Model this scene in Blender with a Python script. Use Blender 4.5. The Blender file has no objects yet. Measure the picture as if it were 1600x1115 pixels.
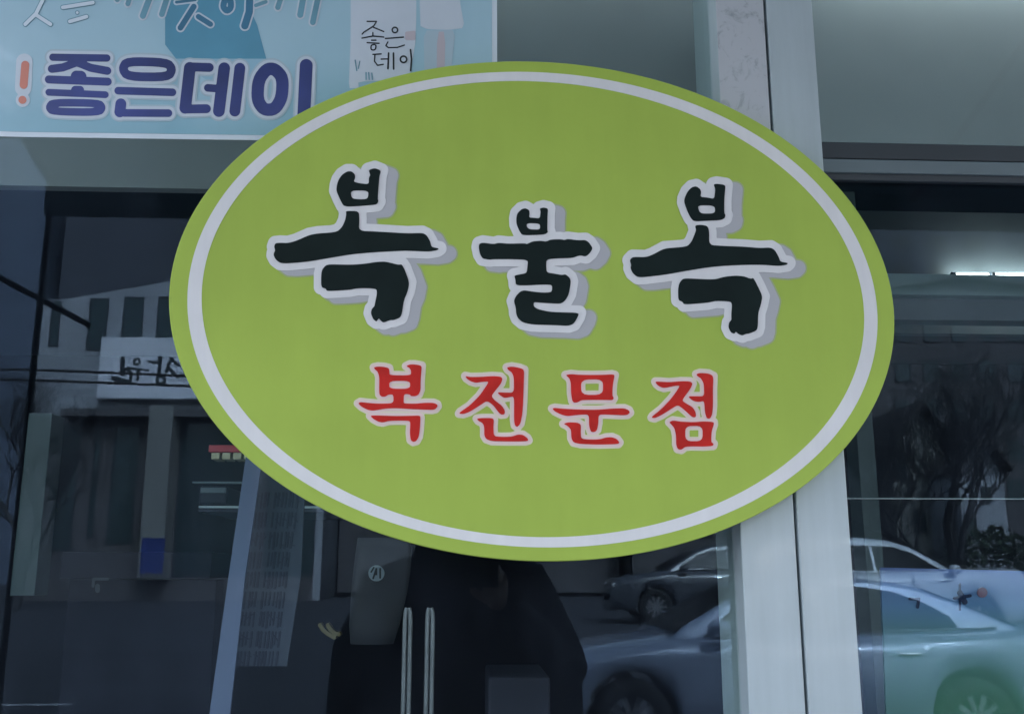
import bpy, bmesh, math, random
import numpy as np
from mathutils import Vector, Matrix, noise
random.seed(7)
C = bpy.context.scene
R = math.radians

# ------------------------------------------------------------------ camera
CAM = Vector((0, -1.10, 1.45)); PITCH = 12.2; YAW = -2.7; FPX = 1537.0
cd = bpy.data.cameras.new('camera'); cam = bpy.data.objects.new('camera', cd)
C.collection.objects.link(cam); C.camera = cam
cam.location = CAM; cam.rotation_euler = (R(90 + PITCH), 0, R(YAW))
cd.sensor_width = 36; cd.lens = 36 * FPX / 1600; cd.clip_start = .01; cd.clip_end = 900
# ------------------------------------------------------------------ light
w = bpy.data.worlds.new('World'); C.world = w; w.use_nodes = True
nt = w.node_tree; sky = nt.nodes.new('ShaderNodeTexSky'); sky.sky_type = 'NISHITA'
sky.sun_disc = False; sky.sun_elevation = R(42); sky.sun_rotation = R(20)
sky.air_density = 1.3; sky.dust_density = 4.0; sky.ozone_density = 2.0
bg = nt.nodes['Background']; bg.inputs[1].default_value = .14
hs = nt.nodes.new('ShaderNodeHueSaturation'); hs.inputs['Saturation'].default_value = .36   # thin cloud greys the sky
nt.links.new(sky.outputs[0], hs.inputs['Color']); nt.links.new(hs.outputs[0], bg.inputs[0])
sl = bpy.data.lights.new('sun', 'SUN'); sl.energy = 1.1; sl.angle = R(14); sl.color = (1, .98, .95)
so = bpy.data.objects.new('sun', sl); C.collection.objects.link(so)
# sun stands behind the shop, so the facade is in shade and the far side of the street is lit
so.rotation_euler = (R(48), 0, R(160))
C.view_settings.view_transform = 'Standard'; C.view_settings.look = 'None'
C.view_settings.gamma = 1; C.view_settings.use_curve_mapping = False
C.view_settings.exposure = 2.95
C.cycles.use_adaptive_sampling = False; C.cycles.max_bounces = 7

# ------------------------------------------------------------------ helpers
_rot = cam.rotation_euler.to_matrix()
def at(px, py, Y):
    """point of the plane y = Y seen at photo pixel px, py"""
    d = _rot @ Vector(((px - 800) / FPX, -(py - 557.5) / FPX, -1))
    return CAM + d * ((Y - CAM.y) / d.y)
def rf(px, py, D):
    """real point at y = -D whose mirror image in the window shows at px, py"""
    p = at(px, py, D); return Vector((p.x, -p.y, p.z))

def mat(name, col, rough=.6, metal=0, coat=0, var=.06, scale=8, spec=.5, emit=None, es=1, bump=0, alpha=None):
    m = bpy.data.materials.new(name); m.use_nodes = True; t = m.node_tree; b = t.nodes['Principled BSDF']
    b.inputs['Roughness'].default_value = rough; b.inputs['Metallic'].default_value = metal
    b.inputs['Coat Weight'].default_value = coat; b.inputs['Coat Roughness'].default_value = .06
    b.inputs['Specular IOR Level'].default_value = spec
    tc = t.nodes.new('ShaderNodeTexCoord'); n = t.nodes.new('ShaderNodeTexNoise')
    n.inputs['Scale'].default_value = scale; n.inputs['Detail'].default_value = 5
    t.links.new(tc.outputs['Object'], n.inputs['Vector'])
    r = t.nodes.new('ShaderNodeValToRGB'); c = Vector(col[:3])
    r.color_ramp.elements[0].position = .3; r.color_ramp.elements[1].position = .7
    r.color_ramp.elements[0].color = (*(c * (1 - var)), 1); r.color_ramp.elements[1].color = (*[min(1, x * (1 + var)) for x in c], 1)
    t.links.new(n.outputs[0], r.inputs[0]); t.links.new(r.outputs[0], b.inputs['Base Color'])
    if bump:
        bp = t.nodes.new('ShaderNodeBump'); bp.inputs['Strength'].default_value = bump; bp.inputs['Distance'].default_value = .01
        t.links.new(n.outputs[0], bp.inputs['Height']); t.links.new(bp.outputs[0], b.inputs['Normal'])
    if emit:
        b.inputs['Emission Color'].default_value = (*emit, 1); b.inputs['Emission Strength'].default_value = es
    return m
def glassmat(name, refl, tint, trans=(.92, .97, .96)):
    m = bpy.data.materials.new(name); m.use_nodes = True; t = m.node_tree
    t.nodes.remove(t.nodes['Principled BSDF']); out = t.nodes['Material Output']
    tr = t.nodes.new('ShaderNodeBsdfTransparent'); tr.inputs[0].default_value = (*trans, 1)
    gl = t.nodes.new('ShaderNodeBsdfGlossy'); gl.inputs[0].default_value = (*tint, 1); gl.inputs[1].default_value = 0
    lw = t.nodes.new('ShaderNodeLayerWeight'); lw.inputs[0].default_value = .5
    mr = t.nodes.new('ShaderNodeMapRange'); mr.inputs[1].default_value = 0; mr.inputs[2].default_value = 1
    mr.inputs[3].default_value = refl; mr.inputs[4].default_value = 1
    pw = t.nodes.new('ShaderNodeMath'); pw.operation = 'POWER'; pw.inputs[1].default_value = 4
    t.links.new(lw.outputs['Facing'], pw.inputs[0]); t.links.new(pw.outputs[0], mr.inputs[0])
    ge = t.nodes.new('ShaderNodeNewGeometry'); iv = t.nodes.new('ShaderNodeMath'); iv.operation = 'SUBTRACT'; iv.inputs[0].default_value = 1
    mu = t.nodes.new('ShaderNodeMath'); mu.operation = 'MULTIPLY'
    t.links.new(ge.outputs['Backfacing'], iv.inputs[1]); t.links.new(mr.outputs[0], mu.inputs[0]); t.links.new(iv.outputs[0], mu.inputs[1])
    # faint smears and dust on the pane
    mx = t.nodes.new('ShaderNodeMixShader'); t.links.new(mu.outputs[0], mx.inputs[0])
    t.links.new(tr.outputs[0], mx.inputs[1]); t.links.new(gl.outputs[0], mx.inputs[2])
    df = t.nodes.new('ShaderNodeBsdfDiffuse'); df.inputs[0].default_value = (.4, .5, .75, 1)
    tc = t.nodes.new('ShaderNodeTexCoord'); mp = t.nodes.new('ShaderNodeMapping'); mp.inputs['Scale'].default_value = (5, 5, 1.6)
    n = t.nodes.new('ShaderNodeTexNoise'); n.inputs['Scale'].default_value = 2.5; n.inputs['Detail'].default_value = 6
    t.links.new(tc.outputs['Object'], mp.inputs[0]); t.links.new(mp.outputs[0], n.inputs[0])
    m2 = t.nodes.new('ShaderNodeMapRange'); m2.inputs[1].default_value = .35; m2.inputs[2].default_value = .8
    m2.inputs[3].default_value = .001; m2.inputs[4].default_value = .012; t.links.new(n.outputs[0], m2.inputs[0])
    mx2 = t.nodes.new('ShaderNodeMixShader'); t.links.new(m2.outputs[0], mx2.inputs[0])
    t.links.new(mx.outputs[0], mx2.inputs[1]); t.links.new(df.outputs[0], mx2.inputs[2]); t.links.new(mx2.outputs[0], out.inputs[0])
    return m

def tag(o, label=None, cat=None, group=None, kind=None):
    if label: o['label'] = label
    if cat: o['category'] = cat
    if group: o['group'] = group
    if kind: o['kind'] = kind
    return o
def empty(name, loc, label, cat, group=None):
    o = bpy.data.objects.new(name, None); C.collection.objects.link(o); o.location = loc; o.empty_display_size = .1
    return tag(o, label, cat, group)
def link(o, parent=None):
    C.collection.objects.link(o)
    if parent is not None:
        o.parent = parent
        # things are built in world space, so undo the root's place; parts of parts already sit right
        if parent.type == 'EMPTY' and not parent.get('_local'):
            o.matrix_parent_inverse = Matrix.Translation(parent.location).inverted()
    return o
def mesh(name, verts, faces, m, parent=None, smooth=False, bevel=0):
    me = bpy.data.meshes.new(name); me.from_pydata([tuple(v) for v in verts], [], faces); me.update()
    b = bmesh.new(); b.from_mesh(me); bmesh.ops.recalc_face_normals(b, faces=b.faces[:]); b.to_mesh(me); b.free()
    for p in me.polygons: p.use_smooth = smooth
    me.materials.append(m); o = bpy.data.objects.new(name, me); link(o, parent)
    if bevel:
        md = o.modifiers.new('bevel', 'BEVEL'); md.width = bevel; md.segments = 2; md.limit_method = 'ANGLE'
    return o
class MB:
    def __init__(s): s.v = []; s.f = []
    def add(s, v, f):
        n = len(s.v); s.v += [Vector(p) for p in v]; s.f += [tuple(i + n for i in q) for q in f]; return s
    def box(s, a, b):
        x0, y0, z0 = a; x1, y1, z1 = b
        return s.add([(x0,y0,z0),(x1,y0,z0),(x1,y1,z0),(x0,y1,z0),(x0,y0,z1),(x1,y0,z1),(x1,y1,z1),(x0,y1,z1)],
                     [(0,1,2,3),(4,5,6,7),(0,1,5,4),(1,2,6,5),(2,3,7,6),(3,0,4,7)])
    def tube(s, pts, r, n=8, r2=None, cap=True):
        pts = [Vector(p) for p in pts]; rings = []
        up = Vector((0, 0, 1))
        for i, p in enumerate(pts):
            d = (pts[min(i + 1, len(pts) - 1)] - pts[max(i - 1, 0)]).normalized()
            a = d.cross(up if abs(d.z) < .95 else Vector((1, 0, 0))).normalized(); b = d.cross(a)
            rr = r if r2 is None else r + (r2 - r) * i / (len(pts) - 1)
            rings.append([p + a * math.cos(2*math.pi*k/n) * rr + b * math.sin(2*math.pi*k/n) * rr for k in range(n)])
        v = [q for g in rings for q in g]; f = []
        for i in range(len(pts) - 1):
            for k in range(n): f.append((i*n+k, i*n+(k+1)%n, (i+1)*n+(k+1)%n, (i+1)*n+k))
        if cap: f += [tuple(range(n)), tuple((len(pts)-1)*n + k for k in range(n))]
        return s.add(v, f)
    def loft(s, rings, cap=True):
        n = len(rings[0]); v = [q for g in rings for q in g]; f = []
        for i in range(len(rings) - 1):
            for k in range(n): f.append((i*n+k, i*n+(k+1)%n, (i+1)*n+(k+1)%n, (i+1)*n+k))
        if cap: f += [tuple(range(n)), tuple((len(rings)-1)*n + k for k in range(n))]
        return s.add(v, f)
    def build(s, name, m, parent=None, smooth=False, bevel=0): return mesh(name, s.v, s.f, m, parent, smooth, bevel)
def box(name, a, b, m, parent=None, bevel=0): return MB().box(a, b).build(name, m, parent, bevel=bevel)
def pbox(name, x0, y0, x1, y1, Y, th, m, parent=None, bevel=.001):
    """upright box whose front spans photo pixels x0..x1, y0..y1 (measured mid-way) at depth Y"""
    xm, ym = (x0 + x1) / 2, (y0 + y1) / 2
    return box(name, (at(x0, ym, Y).x, Y, at(xm, y1, Y).z), (at(x1, ym, Y).x, Y + th, at(xm, y0, Y).z), m, parent, bevel)

# --- drawn shapes: polygons and strokes in photo pixels -> contours -> solid lettering
def chaikin(p, it=1, q=.2):
    for _ in range(it):
        o = []
        for i in range(len(p)):
            a, b = p[i], p[(i + 1) % len(p)]
            o += [(a[0]+(b[0]-a[0])*q, a[1]+(b[1]-a[1])*q), (a[0]+(b[0]-a[0])*(1-q), a[1]+(b[1]-a[1])*(1-q))]
        p = o
    return p
def cr(pts, ox, oy, s): return [(ox + u / s, oy + v / s) for u, v in pts]
def field(polys, strokes, x0, y0, x1, y1, st):
    xs = np.arange(x0, x1 + st, st); ys = np.arange(y0, y1 + st, st); X, Y = np.meshgrid(xs, ys)
    D = np.full(X.shape, 1e9); ins = np.zeros(X.shape, bool)
    def seg(a, b):
        dx, dy = b[0]-a[0], b[1]-a[1]; L = dx*dx+dy*dy + 1e-9
        t = np.clip(((X-a[0])*dx+(Y-a[1])*dy)/L, 0, 1); return np.hypot(X-a[0]-t*dx, Y-a[1]-t*dy)
    for p in polys:
        for i in range(len(p)):
            a, b = p[i], p[(i+1) % len(p)]; np.minimum(D, seg(a, b), out=D)
            if a[1] != b[1]:
                c = ((a[1] > Y) != (b[1] > Y)) & (X < (b[0]-a[0])*(Y-a[1])/(b[1]-a[1])+a[0]); ins ^= c
    D = np.where(ins, -D, D)
    for p, r in strokes:
        if len(p) == 1: np.minimum(D, seg(p[0], p[0]) - r, out=D)
        for i in range(len(p) - 1): np.minimum(D, seg(p[i], p[i+1]) - r, out=D)
    return xs, ys, D
def contours(xs, ys, D, lev):
    F = D - lev + 1e-7; nxt = {}; P = {}
    H, W = F.shape
    def ev(i, j, k, l):
        a, b = F[j, i], F[l, k]; t = a / (a - b); key = (i, j, k, l) if (i, j) < (k, l) else (k, l, i, j)
        P[key] = (xs[i] + (xs[k]-xs[i]) * t, ys[j] + (ys[l]-ys[j]) * t); return key
    neg = F < 0
    cells = np.argwhere((neg[:-1,:-1].astype(int)+neg[:-1,1:]+neg[1:,:-1]+neg[1:,1:]) % 4 != 0)
    for j, i in cells:
        q = [(i, j), (i+1, j), (i+1, j+1), (i, j+1)]; c = [neg[y, x] for x, y in q]
        ins, outs = [], []
        for k in range(4):
            a, b = k, (k+1) % 4
            if c[a] and not c[b]: outs.append((k, ev(*q[a], *q[b])))
            if not c[a] and c[b]: ins.append((k, ev(*q[a], *q[b])))
        if len(ins) == 1: nxt[outs[0][1]] = ins[0][1]
        else:
            for k, e in outs:
                e2 = min(ins, key=lambda z: (z[0] - k) % 4 if (z[0]-k) % 4 else 9); nxt[e] = e2[1]
    res = []
    while nxt:
        s, e = nxt.popitem(); lp = [s]
        while e != s and e in nxt: lp.append(e); e = nxt.pop(e)
        if len(lp) > 5: res.append([P[k] for k in lp])
    return res
def flat(name, loops, Y, th, m, parent=None, mp=at):
    """solid plate, front face at depth Y, outline(s) given in photo pixels"""
    cu = bpy.data.curves.new(name, 'CURVE'); cu.dimensions = '2D'; cu.fill_mode = 'BOTH'; cu.extrude = th / 2
    for lp in loops:
        s = cu.splines.new('POLY'); s.points.add(len(lp) - 1); s.use_cyclic_u = True
        for k, (u, v) in enumerate(lp):
            p = mp(u, v, Y); s.points[k].co = (p.x, p.z, 0, 1)
    o = bpy.data.objects.new('tmp', cu); C.collection.objects.link(o)
    me = bpy.data.meshes.new_from_object(o); bpy.data.objects.remove(o); bpy.data.curves.remove(cu)
    yy = (Y + th / 2) if mp is at else -Y - th / 2
    for v in me.vertices: v.co = (v.co.x, yy - v.co.z, v.co.y)
    me.name = name; me.materials.clear(); me.materials.append(m)
    b = bmesh.new(); b.from_mesh(me); bmesh.ops.recalc_face_normals(b, faces=b.faces[:]); b.to_mesh(me); b.free()
    return link(bpy.data.objects.new(name, me), parent)
def drawn(name, polys, strokes, lev, Y, th, m, parent=None, mp=at, st=1.0, off=(0, 0)):
    al = [q for p in polys for q in p] + [q for p, r in strokes for q in p]
    mr = max([r for p, r in strokes], default=0) + lev + 3
    x0, x1 = min(q[0] for q in al) - mr, max(q[0] for q in al) + mr
    y0, y1 = min(q[1] for q in al) - mr, max(q[1] for q in al) + mr
    xs, ys, D = field(polys, strokes, x0, y0, x1, y1, st)
    cs = contours(xs, ys, D, lev)
    return flat(name, [[(u + off[0], v + off[1]) for u, v in c] for c in cs], Y, th, m, parent, mp)

# ------------------------------------------------------------------ materials
M = dict(
 green=mat('sign_green', (.365, .50, .088), .55, var=.045, scale=9, spec=.15),
 edge=mat('sign_edge', (.30, .48, .08), .5),
 white=mat('vinyl_white', (.70, .71, .73), .5, var=.03, scale=14, spec=.2),
 grey=mat('vinyl_grey', (.42, .43, .46), .5, var=.03, spec=.2),
 black=mat('vinyl_black', (.010, .018, .018), .75, var=.15, scale=20, spec=.1),
 red=mat('vinyl_red', (.50, .022, .018), .6, var=.16, scale=30, spec=.15),
 cream=mat('vinyl_cream', (.70, .64, .52), .5, var=.03, spec=.2),
 pink=mat('vinyl_pink', (.74, .58, .57), .5, var=.03, spec=.2),
 alu=mat('white_aluminium', (.42, .50, .54), .42, var=.05, scale=6, coat=.16, spec=.35),
 seam=mat('seam_dark', (.05, .07, .08), .7),
 frame=mat('dark_frame', (.03, .04, .05), .4),
 rail=mat('grey_rail', (.11, .15, .17), .45),
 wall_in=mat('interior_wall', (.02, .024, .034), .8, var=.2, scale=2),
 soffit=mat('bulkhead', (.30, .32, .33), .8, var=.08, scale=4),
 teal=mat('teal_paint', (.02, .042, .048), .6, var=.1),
 blueg=mat('pale_blue', (.10, .13, .23), .6, var=.08),
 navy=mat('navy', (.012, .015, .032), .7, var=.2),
 asphalt=mat('asphalt', (.04, .042, .052), .85, var=.2, scale=20, bump=.2),
 pave=mat('paving', (.22, .21, .22), .8, var=.12, scale=6),
 kerb=mat('kerb', (.4, .4, .42), .8),
 facade=mat('facade_render', (.33, .34, .37), .8, var=.1, scale=.7),
 facade2=mat('facade_cream', (.22, .22, .21), .8, var=.12, scale=.8),
 brick=mat('facade_brick', (.10, .095, .10), .85, var=.15, scale=3),
 tower=mat('tower_render', (.075, .08, .10), .85, var=.15, scale=.5),
 board=mat('board_white', (.74, .74, .80), .5, var=.03),
 winglass=mat('window_glass', (.03, .05, .055), .12, var=.2, scale=.4),
 tyre=mat('tyre', (.015, .015, .016), .8), rim=mat('rim', (.5, .5, .52), .3, metal=.8),
 silver=mat('car_silver', (.40, .46, .60), .3, metal=.15, coat=1, var=.02),
 carwhite=mat('car_white', (.58, .61, .66), .35, coat=1, var=.02),
 cargrey=mat('car_grey', (.055, .06, .075), .35, coat=.5, var=.02),
 carglass=mat('car_glass', (.010, .012, .016), .12, spec=.10),
 trim=mat('trim_black', (.02, .02, .02), .5), chrome=mat('chrome', (.7, .7, .72), .12, metal=1),
 lamp_red=mat('lamp_red', (.4, .02, .02), .2, coat=1), lamp_clear=mat('lamp_clear', (.7, .7, .7), .1, coat=1),
 bark=mat('bark', (.045, .045, .05), .9, var=.3, scale=12),
 leaf=mat('leaf', (.035, .055, .03), .7, var=.4, scale=3),
 curt=mat('curtain_cloth', (.03, .055, .055), .8),
 panelg=mat('panel_grey', (.10, .12, .13), .8, var=.1),
 counter=mat('counter_dark', (.006, .007, .013), .8, var=.3, scale=5, spec=.1), tower2=mat('sky_cover_tower', (.11, .135, .19), .85, var=.15, scale=.5),
 cable=mat('cable', (.02, .02, .022), .7), jacket=mat('jacket', (.012, .013, .018), .85, var=.25, scale=9, bump=.4),
 barmetal=mat('brushed_metal', (.16, .17, .19), .35, metal=.3, var=.15, scale=30), skin=mat('skin', (.50, .32, .24), .5, var=.05), hair=mat('hair', (.012, .01, .01), .5, var=.3, scale=40),
 awning=mat('awning_canvas', (.16, .22, .23), .9, var=.08, scale=4),
 bulb=mat('added_tube_lit', (.9, .9, .9), .5, emit=(.92, .97, 1), es=2.7),
 bulbd=mat('added_tube_dim', (.9, .9, .9), .5, emit=(.92, .97, 1), es=.9),
 cornice=mat('cornice_paint', (.30, .42, .44), .6, var=.1), cornice2=mat('cornice_dark', (.15, .19, .22), .6, var=.1),
 bulb2=mat('strip_lit', (.9, .9, .9), .5, emit=(.9, .98, 1), es=4),
 pblue=mat('poster_blue', (.28, .48, .60), .35, var=.10, scale=3.0, coat=.6),
)
def streaks(m, sc, amt, fac=.5):
    t = m.node_tree; b = t.nodes['Principled BSDF']; tc = [n for n in t.nodes if n.type == 'TEX_COORD'][0]
    mp = t.nodes.new('ShaderNodeMapping'); mp.inputs['Scale'].default_value = sc
    n = t.nodes.new('ShaderNodeTexNoise'); n.inputs['Scale'].default_value = 1; n.inputs['Detail'].default_value = 7; n.inputs['Roughness'].default_value = .62
    t.links.new(tc.outputs['Object'], mp.inputs[0]); t.links.new(mp.outputs[0], n.inputs[0])
    mr = t.nodes.new('ShaderNodeMapRange'); mr.inputs[1].default_value = .3; mr.inputs[2].default_value = .75; mr.inputs[3].default_value = 1; mr.inputs[4].default_value = 1 - amt
    t.links.new(n.outputs[0], mr.inputs[0]); src = b.inputs['Base Color'].links[0].from_socket
    mx = t.nodes.new('ShaderNodeVectorMath'); mx.operation = 'SCALE'; t.links.new(src, mx.inputs[0]); t.links.new(mr.outputs[0], mx.inputs['Scale'])
    t.links.new(mx.outputs[0], b.inputs['Base Color'])
streaks(M['green'], (26, 1, 3.5), .07); streaks(M['white'], (60, 1, 9), .08); streaks(M['alu'], (40, 40, 3), .14)
def translucent(m, f):
    t = m.node_tree; b = t.nodes['Principled BSDF']; o = t.nodes['Material Output']
    tl = t.nodes.new('ShaderNodeBsdfTranslucent'); tl.inputs[0].default_value = (.5, .62, .62, 1); mx = t.nodes.new('ShaderNodeMixShader'); mx.inputs[0].default_value = f
    t.links.new(b.outputs[0], mx.inputs[1]); t.links.new(tl.outputs[0], mx.inputs[2]); t.links.new(mx.outputs[0], o.inputs[0])
translucent(M['awning'], .35)
# ------------------------------------------------------------------ the setting
gz = -.06
box('road', (-60, -26, gz - .3), (60, -3.0, gz), M['asphalt'])['kind'] = 'structure'
box('pavement', (-60, -2.8, -.3), (60, 0.15, 0), M['pave'])['kind'] = 'structure'
box('kerb', (-60, -3.0, -.3), (60, -2.8, .003), M['kerb'])['kind'] = 'structure'
box('far_kerb', (-60, -26.2, -.3), (60, -26, .023), M['kerb'])['kind'] = 'structure'
box('far_pavement', (-60, -70, -.3), (60, -26.2, .02), M['pave'])['kind'] = 'structure'
box('ground', (-300, -300, -.6), (300, 300, -.31), M['asphalt'])['kind'] = 'structure'
mk = MB()
for k in range(-9, 10): mk.box((k*6-1.5, -11.08, gz), (k*6+1.5, -10.95, gz+.004))
mk.build('road_marking', M['kerb'])['kind'] = 'structure'

# geometry of the shop front
XL0, XL1 = at(1144, 557, -.03).x, at(1226, 557, -.03).x       # left post
XR0, XR1 = XL1 + .003, at(1308, 557, -.03).x                   # right post
XW0, XW1, ZT, ZB = -1.55, 1.75, 2.62, .45
sf = empty('shop_front_wall', (0, 0, 0), 'grey rendered shop front wall around the two windows', 'wall')
box('left_wall', (-5, 0, 0), (XW0, .25, 3.4), M['facade'], sf)
box('right_wall', (XW1, 0, 0), (5, .25, 3.4), M['facade'], sf)
box('sill_wall', (XW0, 0, 0), (XW1, .25, ZB), M['facade'], sf)
box('lintel', (XW0, 0, ZT), (XW1, .25, 3.4), M['facade'], sf)
box('upper_wall', (-5, 0, 3.4), (5, 5.2, 9), M['facade'], sf)
# room behind the glass
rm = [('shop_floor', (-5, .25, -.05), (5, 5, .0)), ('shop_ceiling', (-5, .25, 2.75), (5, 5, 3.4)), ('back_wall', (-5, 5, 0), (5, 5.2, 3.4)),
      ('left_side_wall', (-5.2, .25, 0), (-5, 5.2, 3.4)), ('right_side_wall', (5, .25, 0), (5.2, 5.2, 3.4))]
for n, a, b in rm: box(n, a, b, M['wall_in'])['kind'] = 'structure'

# windows
M['glass_l'] = glassmat('window_pane_glass', .037, (.50, .74, 1.0))
wl = empty('shop_window', (XW0, 0, ZB), 'large dark left window pane behind the green oval sign', 'window', 'shop windows')
box('pane', (XW0, .0, ZB), (XL0 + .01, .006, ZT), M['glass_l'], wl)
wr = empty('shop_window', (XR1, 0, ZB), 'right window pane with grey transom rails beside the white posts', 'window', 'shop windows')
box('pane', (XR1 - .01, .0, ZB), (XW1, .006, ZT), M['glass_l'], wr)
def rail(y0, y1, d, m, n):
    z1 = at(1420, y0, -d).z; z0 = at(1420, y1, -d).z
    box(n, (XR1, -d, z0), (XW1, -.0005, z1), m, wr, bevel=.0015)
rail(224, 249.5, .008, M['frame'], 'transom_rail'); rail(250, 271, .014, M['rail'], 'transom_rail'); rail(271.5, 283, .010, M['frame'], 'transom_rail')

# white aluminium posts; the left one carries a worn marbled film on its upper part
def marble():
    m = mat('marbled_film', (.5, .5, .5), .35, coat=.5); t = m.node_tree; b = t.nodes['Principled BSDF']
    tc = [n for n in t.nodes if n.type == 'TEX_COORD'][0]
    n1 = t.nodes.new('ShaderNodeTexNoise'); n1.inputs['Scale'].default_value = 34; n1.inputs['Detail'].default_value = 9; n1.inputs['Roughness'].default_value = .72
    n1.inputs['Distortion'].default_value = 1.2
    r = t.nodes.new('ShaderNodeValToRGB'); e = r.color_ramp.elements
    e[0].position = .34; e[0].color = (.30, .33, .36, 1); e[1].position = .46; e[1].color = (.46, .49, .53, 1)
    t.links.new(tc.outputs['Object'], n1.inputs[0]); t.links.new(n1.outputs[0], r.inputs[0]); t.links.new(r.outputs[0], b.inputs['Base Color'])
    return m
p1 = empty('window_post', (XL0, -.03, 0), 'left of two white posts, with marbled film above the oval sign', 'post', 'white posts between the windows')
zf = at(1160, 400, -.03).z
box('post_body', (XL0, -.03, 0), (XL1, .08, ZT), M['alu'], p1, bevel=.0015)
box('marbled_film', (XL0 + .0008, -.0312, zf), (XL1 - .0008, -.0304, ZT), marble(), p1)
p2 = empty('window_post', (XR0, -.03, 0), 'right of two white posts, plain and clean, beside the right window', 'post', 'white posts between the windows')
box('post_body', (XR0, -.031, 0), (XR1, .08, ZT), M['alu'], p2, bevel=.0015)
box('seam_strip', (XL1 - .001, -.022, 0), (XR0 + .001, .05, ZT), M['seam'], p2)

# awning over the pavement
aw = empty('awning', (0, 0, 2.9), 'dark canvas awning over the pavement, seen mirrored in the window', 'awning')
ay = -1.75; az = rf(300, 342, -ay).z; ax0 = rf(75, 330, -ay).x
mb = MB(); mb.box((ax0, ay, az), (4.5, ay + .03, az + .14)); mb.build('valance', M['awning'], aw)
mesh('canvas', [(ax0, ay + .03, az + .10), (4.5, ay + .03, az + .10), (4.5, -.02, 2.98), (ax0, -.02, 2.98),
                (ax0, ay + .03, az + .12), (4.5, ay + .03, az + .12), (4.5, -.02, 3.0), (ax0, -.02, 3.0)],
     [(0,1,2,3),(4,5,6,7),(0,1,5,4),(1,2,6,5),(2,3,7,6),(3,0,4,7)], M['awning'], aw)
for k in range(5):
    x = ax0 + .03 + k * 1.3
    MB().tube([(x, ay + .04, az + .085), (x, -.03, 2.965)], .012).build('rafter', M['frame'], aw)
b = rf(34, 690, -ay)
MB().tube([(ax0 + .012, ay + .015, az + .02), (ax0 + .012, ay + .015, 0)], .010).build('support_pole', M['frame'], aw)
q0, q1 = rf(34, 452, -ay), rf(140, 508, -ay)
MB().tube([q0 + (q0 - q1) * 2, q1], .009).build('brace', M['frame'], aw)

# ------------------------------------------------------------------ oval sign
YS = -.050
def closed_fit(pts, Y, n=220, H=5):
    P = [at(u, v, Y) for u, v in pts]; a = np.array([(p.x, p.z) for p in P]); c = (a.max(0) + a.min(0)) / 2
    sc = np.array([(a[:, 0].max()-a[:, 0].min())/2, (a[:, 1].max()-a[:, 1].min())/2]); d = (a - c) / sc
    th = np.arctan2(d[:, 1], d[:, 0]); r = np.hypot(d[:, 0], d[:, 1])
    B = lambda t: np.stack([np.ones_like(t)] + [f(k*t) for k in range(1, H) for f in (np.cos, np.sin)], 1)
    co = np.linalg.lstsq(B(th), r, rcond=None)[0]; t = np.linspace(0, 2*np.pi, n, endpoint=False); rr = B(t) @ co
    return [Vector((c[0] + sc[0]*q*math.cos(x), 0, c[1] + sc[1]*q*math.sin(x))) for x, q in zip(t, rr)]
OUT = [(375,240),(327.5,290),(291,350),(275,392.6),(265.8,435),(264,465),(265.8,505),(270,519),(285,569),(311,629),(340,669),(385,716.6),(440,756.6),(505,794),
 (600,836),(675,855),(775,872),(862.6,876.4),(950,872),(1000,864),(1100,838),(1162.6,814),(1240,770),(1317.6,706),(1355,651),(1372.6,616.6),(1392.6,554),(1397.6,494),(1391,439),
 (1387.6,425),(1370,380),(1340,330),(1300,281),(1283.8,265),(1215,211),(1127,162),(1095,146),(985,114.5),(875,98.8),(800,95.5),(700,102.5),(610,120),(540,145),(460,182.5),(400,222.5)]
RO = [(412.6,240),(365,281),(327.5,340),(306,392.6),(293.8,452.6),(293.8,490),(297.5,519),(315,579),(347.5,636.6),(390,686.6),(455,739),(562.6,796.6),(600,812.6),(675,835),(775,850.6),
 (850,854.6),(925,851),(1000,842.6),(1100,814),(1200,770),(1275,717.5),(1324,650),(1340,621.6),(1365,554),(1371,489),(1366,439),(1362.6,432.6),(1335,367.6),(1300,315),(1250,262.6),(1187.6,213.8),
 (1100,171),(1000,136),(900,117),(800,112.5),(700,121),(600,142.5),(475,194),(400,247.6)]
RI = [(445,240),(385,291),(345,345),(325,400),(314.5,455),(315,490),(321,519),(340,579),(372.6,631.6),(415,676.6),(480,731.6),(605,796.6),(650,811),(725,829),(800,836),(850,838),(925,834.6),
 (1000,824.5),(1100,793),(1187.6,752.6),(1250,706),(1300,650),(1320,616.6),(1344,554),(1350,489),(1344,439),(1325,395),(1290,332.6),(1250,287.6),(1187.6,233.8),(1100,187),(1000,155),(900,133),
 (800,127),(700,133.8),(600,156),(475,212.6),(400,272.6)]
sg = empty('oval_sign', at(830, 486, YS), 'large green oval sign with white ring, black brush lettering and red lettering below', 'sign')
def plate(name, outer, Y0, Y1, m, inner=None, bevel=0):
    n = len(outer); V = []; F = []
    fr = [(p.x, Y0, p.z) for p in outer]; bk = [(p.x, Y1, p.z) for p in outer]
    if inner is None:
        V = fr + bk; F = [tuple(range(n)), tuple(range(2*n-1, n-1, -1))] + [(i, (i+1)%n, n+(i+1)%n, n+i) for i in range(n)]
    else:
        V = fr + [(p.x, Y0, p.z) for p in inner] + bk + [(p.x, Y1, p.z) for p in inner]
        for i in range(n):
            j = (i+1) % n
            F += [(i, j, n+j, n+i), (2*n+i, 2*n+j, 3*n+j, 3*n+i), (i, j, 2*n+j, 2*n+i), (n+i, n+j, 3*n+j, 3*n+i)]
    return mesh(name, V, F, m, sg, bevel=bevel)
plate('panel', closed_fit(OUT, YS), YS, YS + .018, M['green'], bevel=.0012)
plate('white_ring', closed_fit(RO, YS), YS - .0004, YS + .0002, M['white'], closed_fit(RI, YS))
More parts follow.
